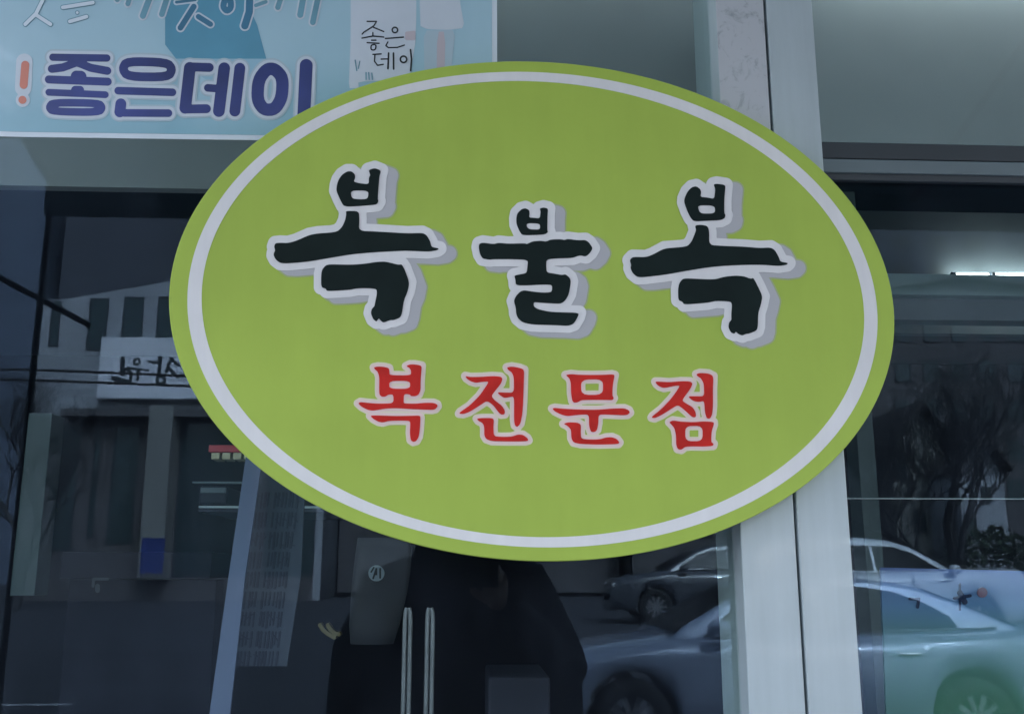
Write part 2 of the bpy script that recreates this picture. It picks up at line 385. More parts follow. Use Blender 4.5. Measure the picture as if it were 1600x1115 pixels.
for dx in (-.2, .2):
    for dz in (-.12, .12):
        c = at(830, 486, YS)
        MB().tube([(c.x + dx, YS + .017, c.z + dz), (c.x + dx, -.0001 if c.x+dx < XL0 else -.03, c.z + dz)], .012, 12).build('spacer', M['rail'], sg)

A = (400, 240, 3.715); Bc = (720, 300, 4.646); Cc = (960, 260, 3.845); Dc = (540, 550, 5.161); Ec = (840, 560, 5.161)
g1 = [cr(p, *A) for p in [
 [(470,180),(480,150),(500,122),(530,103),(555,103),(574,120),(576,140),(566,163),(600,172),(655,178),(655,140),(664,125),(653,95),(690,84),(726,98),(716,130),(712,180),(706,262),(711,275),(700,295),(640,300),(590,304),(530,307),(505,300),(485,260),(466,215)],
 [(548,213),(653,213),(650,263),(600,266),(556,260)],
 [(521,332),(597,334),(600,380),(597,448),(700,452),(880,463),(965,460),(990,472),(1012,510),(1018,542),(1064,550),(1050,560),(1000,568),(920,564),(860,562),(700,570),(560,582),(440,602),(300,626),(180,636),(140,634),(115,615),(102,590),(104,575),(112,562),(105,540),(112,520),(140,517),(185,519),(230,507),(310,472),(360,463),(440,458),(475,450),(500,425),(518,385),(524,350)],
 [(378,700),(385,670),(405,648),(430,642),(560,645),(640,638),(700,628),(750,626),(800,638),(828,645),(845,642),(860,665),(890,745),(880,800),(858,850),(848,920),(838,950),(800,965),(780,964),(740,980),(725,970),(712,953),(700,975),(680,960),(666,925),(672,900),(688,885),(692,860),(702,815),(700,785),(660,780),(590,780),(540,790),(450,795),(410,796),(405,782),(378,775)]]]
g2 = [cr(p, *Bc) for p in [
 [(403,190),(410,155),(440,125),(470,117),(497,132),(500,155),(495,185),(530,187),(574,192),(580,140),(572,120),(600,112),(634,120),(630,160),(628,280),(635,288),(610,308),(450,314),(430,290),(405,235)],
 [(478,225),(574,227),(577,265),(560,273),(500,270),(480,255)],
 [(130,400),(135,375),(160,367),(240,378),(275,368),(340,375),(465,372),(480,378),(520,358),(580,353),(620,360),(650,345),(720,342),(755,348),(775,340),(850,350),(905,348),(930,365),(958,407),(940,440),(908,468),(865,457),(810,478),(700,480),(622,488),(620,540),(624,583),(680,592),(735,602),(760,596),(790,620),(800,650),(785,740),(760,785),(725,810),(640,805),(560,800),(530,797),(530,830),(560,850),(640,868),(720,872),(858,876),(850,905),(820,955),(780,970),(700,965),(520,960),(450,945),(415,915),(402,880),(400,840),(385,790),(400,755),(430,722),(460,712),(520,722),(600,730),(650,727),(662,715),(664,672),(600,670),(490,676),(400,676),(396,630),(388,606),(430,597),(478,588),(484,540),(488,490),(360,486),(230,486),(215,490),(160,483),(140,450)]]]
g3 = [cr(p, *Cc) for p in [
 [(422,190),(440,150),(465,125),(492,119),(515,135),(522,155),(516,183),(560,187),(600,195),(606,150),(606,130),(596,108),(615,104),(668,112),(665,145),(660,200),(660,280),(668,292),(664,310),(640,322),(560,325),(480,330),(460,310),(440,270),(420,215)],
 [(500,232),(604,234),(606,282),(530,284),(510,272)],
 [(484,354),(520,350),(560,358),(570,390),(570,472),(650,477),(780,482),(870,490),(940,487),(965,503),(988,545),(997,572),(1045,580),(1035,590),(985,597),(900,590),(800,590),(680,594),(560,605),(440,625),(300,650),(180,664),(140,664),(110,640),(97,610),(102,590),(92,562),(110,543),(190,545),(230,530),(300,492),(400,485),(440,478),(465,450),(485,400),(492,380)],
 [(383,740),(390,700),(410,675),(440,672),(600,680),(660,662),(730,655),(780,660),(820,675),(835,668),(860,715),(890,780),(880,830),(864,880),(862,960),(855,985),(810,1003),(790,1005),(770,1015),(745,1005),(730,990),(722,1005),(700,995),(686,965),(690,935),(705,920),(703,890),(708,830),(700,810),(610,806),(560,818),(420,829),(410,812),(385,802)]]]
r1 = [cr(p, *Dc) for p in [
 [(228,122),(260,115),(310,118),(350,128),(354,160),(354,185),(526,187),(528,150),(515,125),(488,112),(520,98),(560,98),(614,108),(610,160),(604,240),(605,300),(590,340),(560,355),(522,352),(522,340),(470,335),(468,400),(470,412),(560,415),(640,407),(710,408),(738,420),(742,435),(725,458),(700,464),(640,462),(540,458),(420,450),(330,452),(270,462),(220,470),(180,465),(130,440),(100,412),(120,401),(180,408),(270,415),(386,412),(385,340),(345,340),(320,358),(290,358),(272,340),(270,300),(272,200),(258,155),(232,135)],
 [(352,230),(520,230),(520,295),(352,295)],
 [(198,512),(240,508),(400,514),(520,512),(600,510),(604,530),(598,620),(590,680),(570,715),(545,722),(525,708),(518,650),(522,580),(518,552),(440,550),(350,552),(300,566),(265,560),(225,538)]]]
r2 = [cr(p, *Dc) for p in [
 [(965,192),(1010,200),(1100,198),(1180,192),(1250,196),(1266,212),(1255,250),(1215,300),(1175,352),(1200,385),(1260,430),(1285,470),(1283,500),(1255,503),(1230,480),(1190,425),(1140,390),(1080,430),(1000,480),(950,498),(915,495),(925,480),(1000,430),(1080,350),(1135,270),(1155,235),(1100,238),(1050,246),(1010,235),(975,210)],
 [(1300,122),(1340,115),(1400,125),(1440,140),(1438,220),(1432,400),(1425,500),(1410,575),(1385,603),(1365,590),(1358,540),(1360,355),(1320,362),(1280,368),(1250,350),(1220,322),(1290,325),(1358,326),(1357,200),(1340,160),(1310,142)],
 [(1058,535),(1100,530),(1180,530),(1196,542),(1192,600),(1195,675),(1250,682),(1340,680),(1390,662),(1430,665),(1465,690),(1475,710),(1450,718),(1300,718),(1180,716),(1135,700),(1118,670),(1118,600),(1105,570),(1070,552)]]]
r3 = [cr(p, *Ec) for p in [
 [(225,132),(270,124),(330,130),(440,132),(540,130),(600,126),(622,132),(610,190),(604,250),(604,300),(615,318),(605,335),(540,332),(400,332),(350,335),(325,352),(295,355),(280,340),(270,280),(268,190),(255,155)],
 [(350,168),(530,166),(526,292),(352,292)],
 [(118,402),(140,396),(200,403),(330,410),(480,412),(600,402),(700,400),(735,415),(745,435),(725,453),(680,455),(560,450),(492,450),(490,520),(480,575),(460,592),(430,590),(415,540),(415,450),(350,450),(280,458),(240,463),(190,450),(140,425)],
 [(208,525),(250,512),(320,515),(350,530),(348,600),(352,645),(420,652),(500,650),(550,635),(600,632),(640,648),(660,675),(650,688),(500,692),(350,688),(290,675),(272,640),(270,570),(240,540)]]]
r4 = [cr(p, *Ec) for p in [
 [(950,185),(985,185),(1060,190),(1160,182),(1230,183),(1250,200),(1235,240),(1190,300),(1165,340),(1200,362),(1250,390),(1275,430),(1278,472),(1250,472),(1215,440),(1170,400),(1132,372),(1070,410),(1000,455),(945,480),(920,475),(930,460),(1000,405),(1080,320),(1140,235),(1146,215),(1100,220),(1020,237),(985,225),(960,205)],
 [(1280,125),(1310,115),(1380,120),(1418,140),(1414,250),(1415,380),(1408,450),(1390,485),(1365,480),(1350,430),(1345,338),(1300,350),(1255,340),(1210,303),(1280,303),(1345,303),(1342,200),(1320,160),(1290,140)],
 [(1062,512),(1090,497),(1160,508),(1260,512),(1340,505),(1420,510),(1422,530),(1405,580),(1400,640),(1402,675),(1420,685),(1415,703),(1340,708),(1240,706),(1190,710),(1160,735),(1130,728),(1118,690),(1118,620),(1105,560),(1080,530)],
 [(1190,543),(1332,541),(1332,665),(1192,665)]]]
M['grey2'] = mat('vinyl_grey_soft', (.36, .43, .22), .5, var=.03, spec=.2)
for i, g in enumerate((g1, g2, g3)):
    drawn('letter_shadow', g, [], 14.5, YS - .0003, .0002, M['grey2'], sg, off=(15, 8))
    drawn('letter_shadow', g, [], 12, YS - .0006, .0002, M['grey'], sg, off=(15, 8))
    drawn('letter_outline', g, [], 11.5, YS - .0012, .0006, M['white'], sg)
    drawn('letter', [chaikin(p, 2) for p in g], [], 0, YS - .0020, .0008, M['black'], sg, st=.7)
for i, g in enumerate((r1, r2, r3, r4)):
    drawn('letter_outline', g, [], 6.8, YS - .0006, .0004, M['cream'], sg)
    drawn('letter_outline', g, [], 4.2, YS - .0010, .0003, M['pink'], sg)
    drawn('letter', [chaikin(p, 2) for p in g], [], 0, YS - .0018, .0008, M['red'], sg, st=.6)

# ------------------------------------------------------------------ poster on the glass
YP = -.0035
po = empty('poster', at(400, 219, YP), 'pale blue paper poster with big dark blue lettering stuck on the left window', 'poster')
def pm():
    m = mat('poster_print', (.3, .5, .6), .35, coat=.7); t = m.node_tree; b = t.nodes['Principled BSDF']
    tc = [n for n in t.nodes if n.type == 'TEX_COORD'][0]
    n = t.nodes.new('ShaderNodeTexNoise'); n.inputs['Scale'].default_value = 4.5; n.inputs['Detail'].default_value = 3; n.inputs['Distortion'].default_value = .6
    sp = t.nodes.new('ShaderNodeSeparateXYZ'); t.links.new(tc.outputs['Object'], sp.inputs[0]); t.links.new(tc.outputs['Object'], n.inputs[0])
    mr = t.nodes.new('ShaderNodeMapRange'); mr.inputs[1].default_value = at(300, 215, YP).z; mr.inputs[2].default_value = at(300, 90, YP).z
    t.links.new(sp.outputs[2], mr.inputs[0])
    ad = t.nodes.new('ShaderNodeMath'); ad.operation = 'MULTIPLY_ADD'; ad.inputs[1].default_value = .55; t.links.new(mr.outputs[0], ad.inputs[0]); 
    sb = t.nodes.new('ShaderNodeMath'); sb.operation = 'SUBTRACT'; sb.inputs[1].default_value = .3; t.links.new(n.outputs[0], sb.inputs[0]); t.links.new(sb.outputs[0], ad.inputs[2])
    r = t.nodes.new('ShaderNodeValToRGB'); e = r.color_ramp.elements
    e[0].position = .05; e[0].color = (.19, .40, .50, 1); e[1].position = .75; e[1].color = (.37, .56, .66, 1)
    t.links.new(ad.outputs[0], r.inputs[0]); t.links.new(r.outputs[0], b.inputs['Base Color'])
    bp = t.nodes.new('ShaderNodeBump'); bp.inputs['Strength'].default_value = .35; bp.inputs['Distance'].default_value = .02
    t.links.new(n.outputs[0], bp.inputs['Height']); t.links.new(bp.outputs[0], b.inputs['Normal']); t.links.new(bp.outputs[0], b.inputs['Coat Normal']); return m
M['paper'] = mat('poster_border', (.62, .70, .78), .4, coat=.5, var=.02)
M['pdark'] = mat('poster_teal', (.10, .30, .43), .35, coat=.7, var=.12, scale=9)
M['pwhite'] = mat('print_white', (.55, .62, .70), .35, coat=.7, var=.06, scale=10)
M['ppale'] = mat('print_pale', (.40, .52, .60), .35, coat=.7, var=.06, scale=8)
M['pnavy'] = mat('print_navy', (.035, .05, .21), .35, coat=.8, var=.35, scale=8)
M['pteal'] = mat('print_deep_teal', (.05, .17, .28), .35, coat=.7, var=.25, scale=12)
M['pteal2'] = mat('print_mid_teal', (.14, .31, .40), .35, coat=.7, var=.25, scale=12)
M['pink_p'] = mat('print_pinkish', (.50, .45, .50), .4, coat=.7, var=.05, scale=12)
M['ink'] = mat('print_ink', (.012, .02, .026), .5, var=.2, scale=30)
M['orange'] = mat('print_orange', (.62, .22, .16), .4, coat=.6)
flat('paper', [[(-260, 206), (34, 214), (400, 219), (777, 226), (776, -330), (-260, -330)]], YP, .0008, M['paper'], po)
flat('print', [[(-255, 198), (34, 206), (400, 211), (769, 217), (768, -325), (-255, -325)]], YP - .0004, .0004, pm(), po)
flat('poster_shape', [[(258, -300), (258, 70), (275, 92), (416, 92), (402, 40), (380, -10), (365, -300)]], YP - .0007, .0002, M['pdark'], po)  # darker teal polygon laid over the pale blue ground
flat('poster_shape', [[(416, 92), (275, 92), (330, 130), (410, 150)]], YP - .0007, .0002, M['pblue'], po)
flat('poster_shape', [chaikin([(547, -200), (548, 60), (545, 138), (560, 138), (560, 128), (640, 124), (650, 60), (652, -200)], 1, .1)], YP - .0007, .0002, M['pwhite'], po)
flat('poster_shape', [chaikin([(660, -200), (655, 40), (668, 46), (700, 47), (726, 44), (718, 0), (712, -200)], 1, .15)], YP - .0007, .0002, M['pwhite'], po)
flat('poster_shape', [chaikin([(662, 48), (664, 150), (700, 150), (712, 47)], 1, .1)], YP - .0009, .0002, M['ppale'], po)
flat('poster_shape', [chaikin([(683, 50), (682, 140), (694, 140), (696, 50)], 1, .2)], YP - .0011, .0002, M['pink_p'], po)
flat('poster_shape', [chaikin([(633, 50), (633, 63), (649, 63), (649, 48)], 1, .1)], YP - .0011, .0002, M['pink_p'], po)
Gc = (20, 0, 3.2)
def S(pts, r, c=Gc): return (cr(pts, *c), r / c[2])
def L(pts, r, c=Gc):
    q = chaikin(pts, 2, .22); return (cr(q + [q[0]], *c), r / c[2])
big = [
 [S([(200,287),(470,291)],18), S([(195,345),(250,338),(320,312),(390,340),(472,355)],20), S([(310,305),(340,305)],24), S([(180,398),(474,409)],20), S([(318,382),(340,383)],28),
  S([(180,462),(462,474)],17), S([(312,450),(336,450)],20), L([(200,513),(430,516),(447,538),(430,562),(200,558),(181,538)],19)],
 [L([(570,307),(770,313),(797,345),(778,386),(575,384),(548,345)],22), S([(527,454),(798,462)],19), S([(540,518),(528,562),(560,565),(778,566)],19), S([(540,520),(535,560)],27)],
 [S([(982,338),(880,335),(858,546),(968,544)],22), S([(885,340),(862,540)],29), S([(975,440),(1040,445)],19), S([(1057,342),(1030,556)],29), S([(1135,342),(1110,556)],27)],
 [L([(1270,345),(1310,345),(1350,390),(1345,490),(1310,548),(1255,550),(1222,500),(1228,400)],31)],
 [S([(1467,328),(1454,600)],32)]]
drawn('letter_outline', [], [s for g in big for s in g], 7, YP - .0009, .0003, M['ppale'], po)
drawn('letter_outline', [], [s for g in big for s in g], 4.5, YP - .0011, .0002, M['pwhite'], po)
for g in (big[0], big[1], big[2], big[3] + big[4]): drawn('letter', [], g, 0, YP - .0014, .0002, M['pnavy'], po)
top = [S([(650,80),(692,-30),(700,-120)],15), S([(745,72),(775,-20),(780,-120)],14), S([(575,20),(600,-60)],12), S([(522,0),(560,-90)],12),
       S([(1325,38),(1350,-40),(1350,-120)],13), S([(1437,75),(1452,-10),(1455,-120)],15), S([(1500,112),(1526,-10),(1530,-120)],14), S([(1215,28),(1265,10)],9)]
top2 = [S([(818,12),(912,0)],7), S([(838,140),(905,34)],14), S([(928,84),(988,122)],13), L([(1062,-5),(1050,35),(1070,58),(1092,40),(1088,-5)],15), S([(1160,130),(1182,60),(1188,-110)],18), S([(1030,-50),(1110,-55)],10)]
grey = [S([(62,122),(115,70),(150,0),(160,-60)],9), S([(120,78),(188,122)],9), S([(250,38),(400,14)],9), S([(322,64)],7), S([(285,108),(368,84)],9)]
drawn('letter_outline', [], top + top2, 2.6, YP - .0009, .0002, M['pwhite'], po)
drawn('letter', [], top, 0, YP - .0012, .0002, M['pteal2'], po)
drawn('letter', [], top2, 0, YP - .0012, .0002, M['pteal'], po)
drawn('letter_outline', [], grey, 1.2, YP - .0009, .0002, M['pteal2'], po, st=.7)
drawn('letter', [], grey, 0, YP - .0012, .0002, M['paper'], po, st=.7)
drawn('letter_outline', [], [S([(58,310),(52,440)],22), S([(50,500)],16)], 6, YP - .0009, .0002, M['pwhite'], po)
for q in (S([(62,325),(54,425)],20), S([(48,500)],20)): drawn('letter', [], [q], 0, YP - .0012, .0002, M['orange'], po)
Hc = (520, 0, 6.154)
circ = lambda x, y, r: [(x + r*math.cos(k*math.pi/5), y + r*math.sin(k*math.pi/5)) for k in range(10)]
hand = [S(p, 6, Hc) for p in [[(330,207),(420,208),(395,250),(300,310),(282,330)],[(385,262),(490,305)],[(385,315),(385,345)],[(280,368),(385,348),(490,358)],[(372,388),(415,388)],[(330,412),(445,418)],
  [(505,372),(680,358)],[(530,405),(510,440),(535,460),(620,458),(688,435)],[(385,525),(465,520)],[(405,528),(400,590),(430,630),(485,620)],[(465,570),(535,568)]]]
hand += [S(p, 8, Hc) for p in [[(537,512),(530,660)],[(583,512),(585,665)],[(747,480),(757,570),(748,680)]]]
hand += [L(circ(597,290,27), 7, Hc), L(circ(680,572,32), 8, Hc), L([(368,432),(417,430),(410,482),(366,482)], 6, Hc)]
drawn('letter', [], hand, 0, YP - .0012, .0002, M['ink'], po, st=.5)
drawn('poster_shape', [], [S([(215,580),(230,680)],6,Hc), S([(260,590),(245,660)],5,Hc), S([(320,700),(320,765)],6,Hc), S([(345,700),(350,765)],6,Hc), S([(375,705),(380,765)],6,Hc)], 0, YP - .0012, .0002, M['pteal2'], po, st=.6)

# ------------------------------------------------------------------ things behind the glass
# bulkhead boards high in the shop, put in to carry a falloff of light
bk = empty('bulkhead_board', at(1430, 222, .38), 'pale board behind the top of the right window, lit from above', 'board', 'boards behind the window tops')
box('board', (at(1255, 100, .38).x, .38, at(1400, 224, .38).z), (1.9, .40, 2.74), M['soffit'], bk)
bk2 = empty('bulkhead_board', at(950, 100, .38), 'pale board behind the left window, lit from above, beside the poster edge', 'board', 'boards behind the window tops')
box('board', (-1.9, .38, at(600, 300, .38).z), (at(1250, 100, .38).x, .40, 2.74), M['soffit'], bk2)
for x0, x1, lb in ((at(1270, 0, .3).x, 1.75, 'right'), (-.2, at(1150, 0, .3).x, 'left')):  # unseen tubes added above the frame to brighten the board tops
    z = at(1000, -190, .26).z
    f = empty('added_tube_lamp', (x0, .26, z), 'added tube lamp above the frame, lighting the board behind the %s window' % lb, 'lamp', 'added tube lamps')
    MB().tube([(x0 + .03, .345, z), (x1 - .03, .345, z)], .014, 10).build('tube', M['bulb'] if lb == 'right' else M['bulbd'], f)
    box('housing', (x0, .29, z + .018), (x1, .378, z + .06), M['alu'], f)
# dark cloth hanging beside the post, left window top
cv = empty('curtain', at(1115, 100, .3), 'dark green cloth edge hanging behind the glass beside the marbled post', 'curtain')
flat('cloth', [[(1123, 25), (1100, 85), (1093, 190), (1180, 190), (1180, 25)]], .3, .01, M['curt'], cv)
# strip lights and cornice in the right window
YC = 1.0
bw = empty('wall_panel', at(1480, 360, YC + .26), 'grey wall panel behind the lamps above the teal cornice', 'board')
box('panel', (at(1290, 300, YC+.26).x, YC + .26, at(1400, 520, YC+.26).z), (at(1700, 300, YC+.26).x, YC + .29, at(1400, 330, YC+.26).z), M['panelg'], bw)
for x0, x1, g in ((1492, 1543, 'left one of two small lamps glowing above the teal cornice'), (1553, 1640, 'right one of two small lamps glowing above the teal cornice')):
    lt = empty('ceiling_lamp', at(x0, 430, YC + .18), g, 'lamp', 'lit ceiling lamps in the right window')
    MB().tube([at(x0, 431, YC + .225), at(x1, 431, YC + .225)], .008, 12).build('tube', M['bulb2'], lt)
    MB().tube([at(x0 - 5, 431, YC + .225), at(x0, 431, YC + .225)], .010, 12).build('end_cap', M['frame'], lt)
cn = empty('cornice', at(1430, 440, YC), 'teal horizontal cornice board below the glowing lamps', 'board')
pbox('cornice_board', 1290, 428, 1640, 461, YC, .05, M['cornice'], cn); pbox('cornice_board', 1290, 464, 1640, 500, YC + .03, .05, M['cornice2'], cn)
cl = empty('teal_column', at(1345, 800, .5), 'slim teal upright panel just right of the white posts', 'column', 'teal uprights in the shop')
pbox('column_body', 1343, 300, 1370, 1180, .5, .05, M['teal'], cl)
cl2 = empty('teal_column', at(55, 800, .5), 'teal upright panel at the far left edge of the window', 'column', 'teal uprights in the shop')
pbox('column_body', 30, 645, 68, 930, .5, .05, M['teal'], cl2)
# thin chrome rod made in place of a reflected bright line
rd = MB(); p, q = at(1250, 778, .2), at(1620, 779, .2); rd.tube([p, q], .0012, 8)
tag(rd.build('bright_line_rod', M['chrome']), 'thin chrome rod standing in for a reflected bright line across the right window', 'rod')
# blue-to-green banner in the right window
def banner_mat():
    m = mat('banner_print', (.1, .2, .3), .5); t = m.node_tree; b = t.nodes['Principled BSDF']
    tc = [n for n in t.nodes if n.type == 'TEX_COORD'][0]; sp = t.nodes.new('ShaderNodeSeparateXYZ'); t.links.new(tc.outputs['Object'], sp.inputs[0])
    mr = t.nodes.new('ShaderNodeMapRange'); mr.inputs[1].default_value = at(1470, 1100, .12).z; mr.inputs[2].default_value = at(1470, 885, .12).z
    t.links.new(sp.outputs[2], mr.inputs[0]); r = t.nodes.new('ShaderNodeValToRGB'); e = r.color_ramp.elements
    e[0].position = 0; e[0].color = (.022, .125, .075, 1); e[1].position = 1; e[1].color = (.035, .075, .25, 1)
    k = e.new(.45); k.color = (.035, .14, .13, 1); k = e.new(.72); k.color = (.04, .13, .28, 1)
    t.links.new(mr.outputs[0], r.inputs[0]); t.links.new(r.outputs[0], b.inputs['Base Color']); return m
M['bink'] = mat('banner_ink', (.008, .016, .05), .8, spec=.1)
bn = empty('banner', at(1470, 1000, .12), 'printed banner fading from blue to green low in the right window', 'banner')
flat('banner_sheet', [[(1376, 886), (1660, 893), (1690, 1300), (1392, 1300)]], .12, .004, banner_mat(), bn)
drawn('banner_mark', [], [([(1535, 925)], 8)], 0, .1185, .001, mat('print_red', (.12, .05, .09), .5), bn)
drawn('banner_mark', [], [([(1422, 935), (1436, 935), (1434, 948)], 2.2)], 0, .1185, .001, M['bink'], bn)
drawn('banner_mark', [], [([(1500, 925), (1508, 940)], 4), ([(1492, 934), (1516, 930)], 2.5), ([(1500, 912), (1500, 952)], 1.6)], 0, .1185, .001, M['bink'], bn)
# pale blue slanting strip and notice
stp = empty('hanging_strip', at(360, 900, .25), 'narrow pale blue strip slanting behind the lower left window', 'strip')
flat('strip_cloth', [[(386, 700), (412, 700), (383, 900), (352, 1180), (318, 1180), (357, 900)]], .25, .004, M['blueg'], stp)
nb = empty('notice', at(430, 900, .28), 'dim notice sheet with rows of dark vertical lettering beside the pale blue strip', 'notice')
M['ntc'] = mat('notice_sheet', (.03, .04, .065), .7, var=.3, scale=6); M['ntk'] = mat('notice_ink', (.006, .01, .03), .7)
flat('sheet', [[(392, 735), (478, 735), (470, 900), (448, 1040), (362, 1040), (384, 900)]], .28, .003, M['ntc'], nb)
rows = []
for i in range(9):
    y = 770 + i * 31; sx = -(y - 770) * .13
    for c0, nstk in ((397, 5), (430, 7)):
        for k in range(nstk):
            x = c0 + sx + k * 5.6 + random.uniform(-1, 1); h = random.uniform(19, 25); r = random.uniform(1.0, 1.9)
            rows.append(([(x + 1.5, y), (x - 1.2, y + h)], r))
            if random.random() < .45: rows.append(([(x - 2, y + random.uniform(3, h-3)), (x + 5, y + random.uniform(3, h-3))], .8))
for i in range(9):
    rr = [s for s in rows if 770 + i*31 - 1 <= s[0][0][1] < 770 + i*31 + 30]
    if rr: drawn('text_row', [], rr, 0, .279, .0006, M['ntk'], nb, st=.7)
# red topped rack of cream blocks
rk = empty('small_shelf', at(350, 705, .6), 'small red topped shelf of cream blocks beside the lower left rim of the sign', 'shelf')
pbox('top_board', 326, 695, 404, 706, .6, .06, mat('red_board', (.40, .03, .045), .5), rk)
for x in (330, 347, 364, 381): pbox('block', x, 707, x + 13, 717, .6, .04, mat('cream_block', (.45, .42, .28), .6), rk)
sh = empty('shelf_unit', at(380, 792, .7), 'dark wall shelf with a bright front edge below the red topped shelf', 'shelf')
pbox('shelf_edge', 310, 790, 530, 793.5, .7, .01, M['alu'], sh); pbox('shelf_board', 310, 794, 530, 800, .702, .25, M['navy'], sh)
pbox('shelf_edge', 300, 752, 530, 755, .7, .01, M['rail'], sh)
ml = empty('small_appliance', at(332, 765, .72), 'small grey appliance standing on the dark wall shelf', 'appliance')
pbox('casing', 311, 759, 355, 788, .74, .12, M['navy'], ml, bevel=.004); pbox('front_panel', 313, 761, 353, 770, .735, .004, M['rail'], ml)
# grey jug with round badge
jg = empty('water_jug', at(592, 960, .35), 'grey water container with a round pale badge below the sign', 'container')
def turn(prof, Y, name, m, par, n=24, dep=.6):
    rings = []
    for xl, xr, y in prof:
        a, b3 = at(xl, y, Y), at(xr, y, Y); cx = (a.x + b3.x)/2; r = (b3.x - a.x)/2
        rings.append([Vector((cx + r*math.cos(2*math.pi*k/n), Y + .06 + r*dep*math.sin(2*math.pi*k/n), a.z)) for k in range(n)])
    return MB().loft(rings).build(name, m, par, smooth=True)
M['jug'] = mat('jug_plastic', (.035, .04, .052), .7, var=.15, scale=14)
turn([(552, 636, 838), (549, 640, 858), (545, 638, 890), (541, 632, 930), (538, 620, 980), (540, 610, 1010)], .35, 'jug_body', M['jug'], jg)
drawn('badge', [], [([(588, 895)], 12.5)], 0, .372, .002, mat('badge', (.26, .32, .36), .4), jg)
drawn('badge_mark', [], [([(583, 903), (588, 888), (588, 904)], 1.4), ([(594, 888), (594, 902)], 1.4), ([(580, 893), (584, 886)], 1.2)], 0, .3705, .001, M['ink'], jg, st=.5)
yl = empty('yellow_ornament', at(515, 985, .5), 'small pair of curved yellow shapes low in the dark window', 'ornament')
for dx in (0, 12): drawn('curved_piece', [], [([(500+dx, 976), (505+dx, 984), (513+dx, 990), (522+dx*.6, 995-dx*.4)], 3.2)], 0, .5, .02, mat('dull_yellow', (.16, .13, .055), .5), yl)
for x, lb in ((637, 'left'), (672, 'right')):
    t = empty('door_bar', at(x, 1115, .07), '%s one of two slim vertical metal bars behind the glass below the sign' % lb, 'bar', 'metal bars behind the glass')
    for o in (-4.2, 4.2):
        MB().tube([at(x + o*.35, 949, .07), at(x + o*.8, 956, .07), at(x + o, 968, .07), (at(x + o, 968, .07).x, .07, .9)], .0026, 10).build('rod', M['barmetal'], t)
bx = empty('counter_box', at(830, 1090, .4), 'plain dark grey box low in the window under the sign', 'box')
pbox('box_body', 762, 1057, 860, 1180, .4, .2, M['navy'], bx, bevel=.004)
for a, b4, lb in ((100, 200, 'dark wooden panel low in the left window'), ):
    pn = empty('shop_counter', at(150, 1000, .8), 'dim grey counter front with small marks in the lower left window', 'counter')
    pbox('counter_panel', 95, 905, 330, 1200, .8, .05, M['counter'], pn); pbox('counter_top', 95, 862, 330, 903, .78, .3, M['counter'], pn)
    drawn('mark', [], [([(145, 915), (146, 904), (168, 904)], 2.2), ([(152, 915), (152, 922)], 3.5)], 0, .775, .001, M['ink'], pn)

# ------------------------------------------------------------------ across the street
def drop(px, py, py2, D):
    # pixel of the point straight below (px, py) on the plane y = -D, at the height of row py2
    X = rf(px, py, D).x; u = px
    for _ in range(4): u += (X - rf(u, py2, D).x) / (rf(u + 1, py2, D).x - rf(u, py2, D).x)
    return (u, py2)
def windows(par, rects, D, m=M['winglass'], rec=.12):
    for x0, y0, x1, y1 in rects:
        a, b5 = rf(x0, y1, D), rf(x1, y0, D)
        f = MB(); t = .05
        f.box((a.x, a.y - .02, a.z), (b5.x, a.y + .02, a.z + t)); f.box((a.x, a.y - .02, b5.z - t), (b5.x, a.y + .02, b5.z))
        f.box((a.x, a.y - .02, a.z + t), (a.x + t, a.y + .02, b5.z - t)); f.box((b5.x - t, a.y - .02, a.z + t), (b5.x, a.y + .02, b5.z - t))
        o = f.build('window', M['frame'], par)
        box('pane', (a.x + t, a.y - .015, a.z + t), (b5.x - t, a.y - .002, b5.z - t), m, o)
DB = 34.0
bl = empty('building', rf(200, 955, DB), 'pale rendered building with tall narrow windows, mirrored in the left window', 'building', 'buildings across the street')
wallpts = [(112, 466), (300, 433), (520, 433), drop(520, 433, 960, DB), drop(58, 470, 960, DB), (58, 470)]
flat('wall', [wallpts], DB, 6.0, M['facade'], bl, mp=rf)
windows(bl, [(134, 466, 171, 546), (189, 464, 226, 532), (243, 464, 283, 530), (75, 470, 97, 540), (300, 464, 340, 530), (360, 464, 400, 530)], DB - .03)
windows(bl, [(80, 662, 128, 860), (135, 665, 160, 840), (165, 665, 220, 850), (268, 640, 400, 900), (410, 640, 500, 900)], DB - .03)
a, b6 = rf(110, 655, DB), rf(300, 640, DB)
box('canopy', (a.x, a.y + .02, a.z), (b6.x + 6, a.y + .9, a.z + .25), M['brick'], bl)
a, b6 = rf(228, 905, DB), rf(258, 640, DB); b6.x = a.x + .8; box('pillar', (a.x, a.y + .01, a.z), (b6.x, a.y + 1.0, b6.z), M['facade2'], bl)
flat('shop_level', [[(48, 650), drop(48, 650, 958, DB), drop(500, 640, 958, DB), (500, 640), (300, 640), (300, 650)]], DB - .02, .015, M['brick'], bl, mp=rf)
sb = empty('fascia_board', rf(220, 575, DB), 'white fascia board with black brush lettering, mirrored in the left window', 'sign')
a, b7 = rf(150, 622, DB - .5), rf(520, 530, DB - .5)
box('board', (a.x, -DB + .1, a.z), (b7.x, -DB + .5, b7.z), M['board'], sb, bevel=.02)
Kc = (30, 430, 5.333)
drawn('letter', [], [S([(862,695),(860,820)],18,Kc), L(circ(980,718,26),9,Kc), S([(910,772),(1075,788)],8,Kc), S([(990,790),(990,860)],13,Kc), S([(872,792),(900,772),(932,830),(922,890)],13,Kc), S([(785,858),(915,888)],20,Kc)], 0, DB - .52, .05, M['ink'], sb, mp=rf, st=.5)
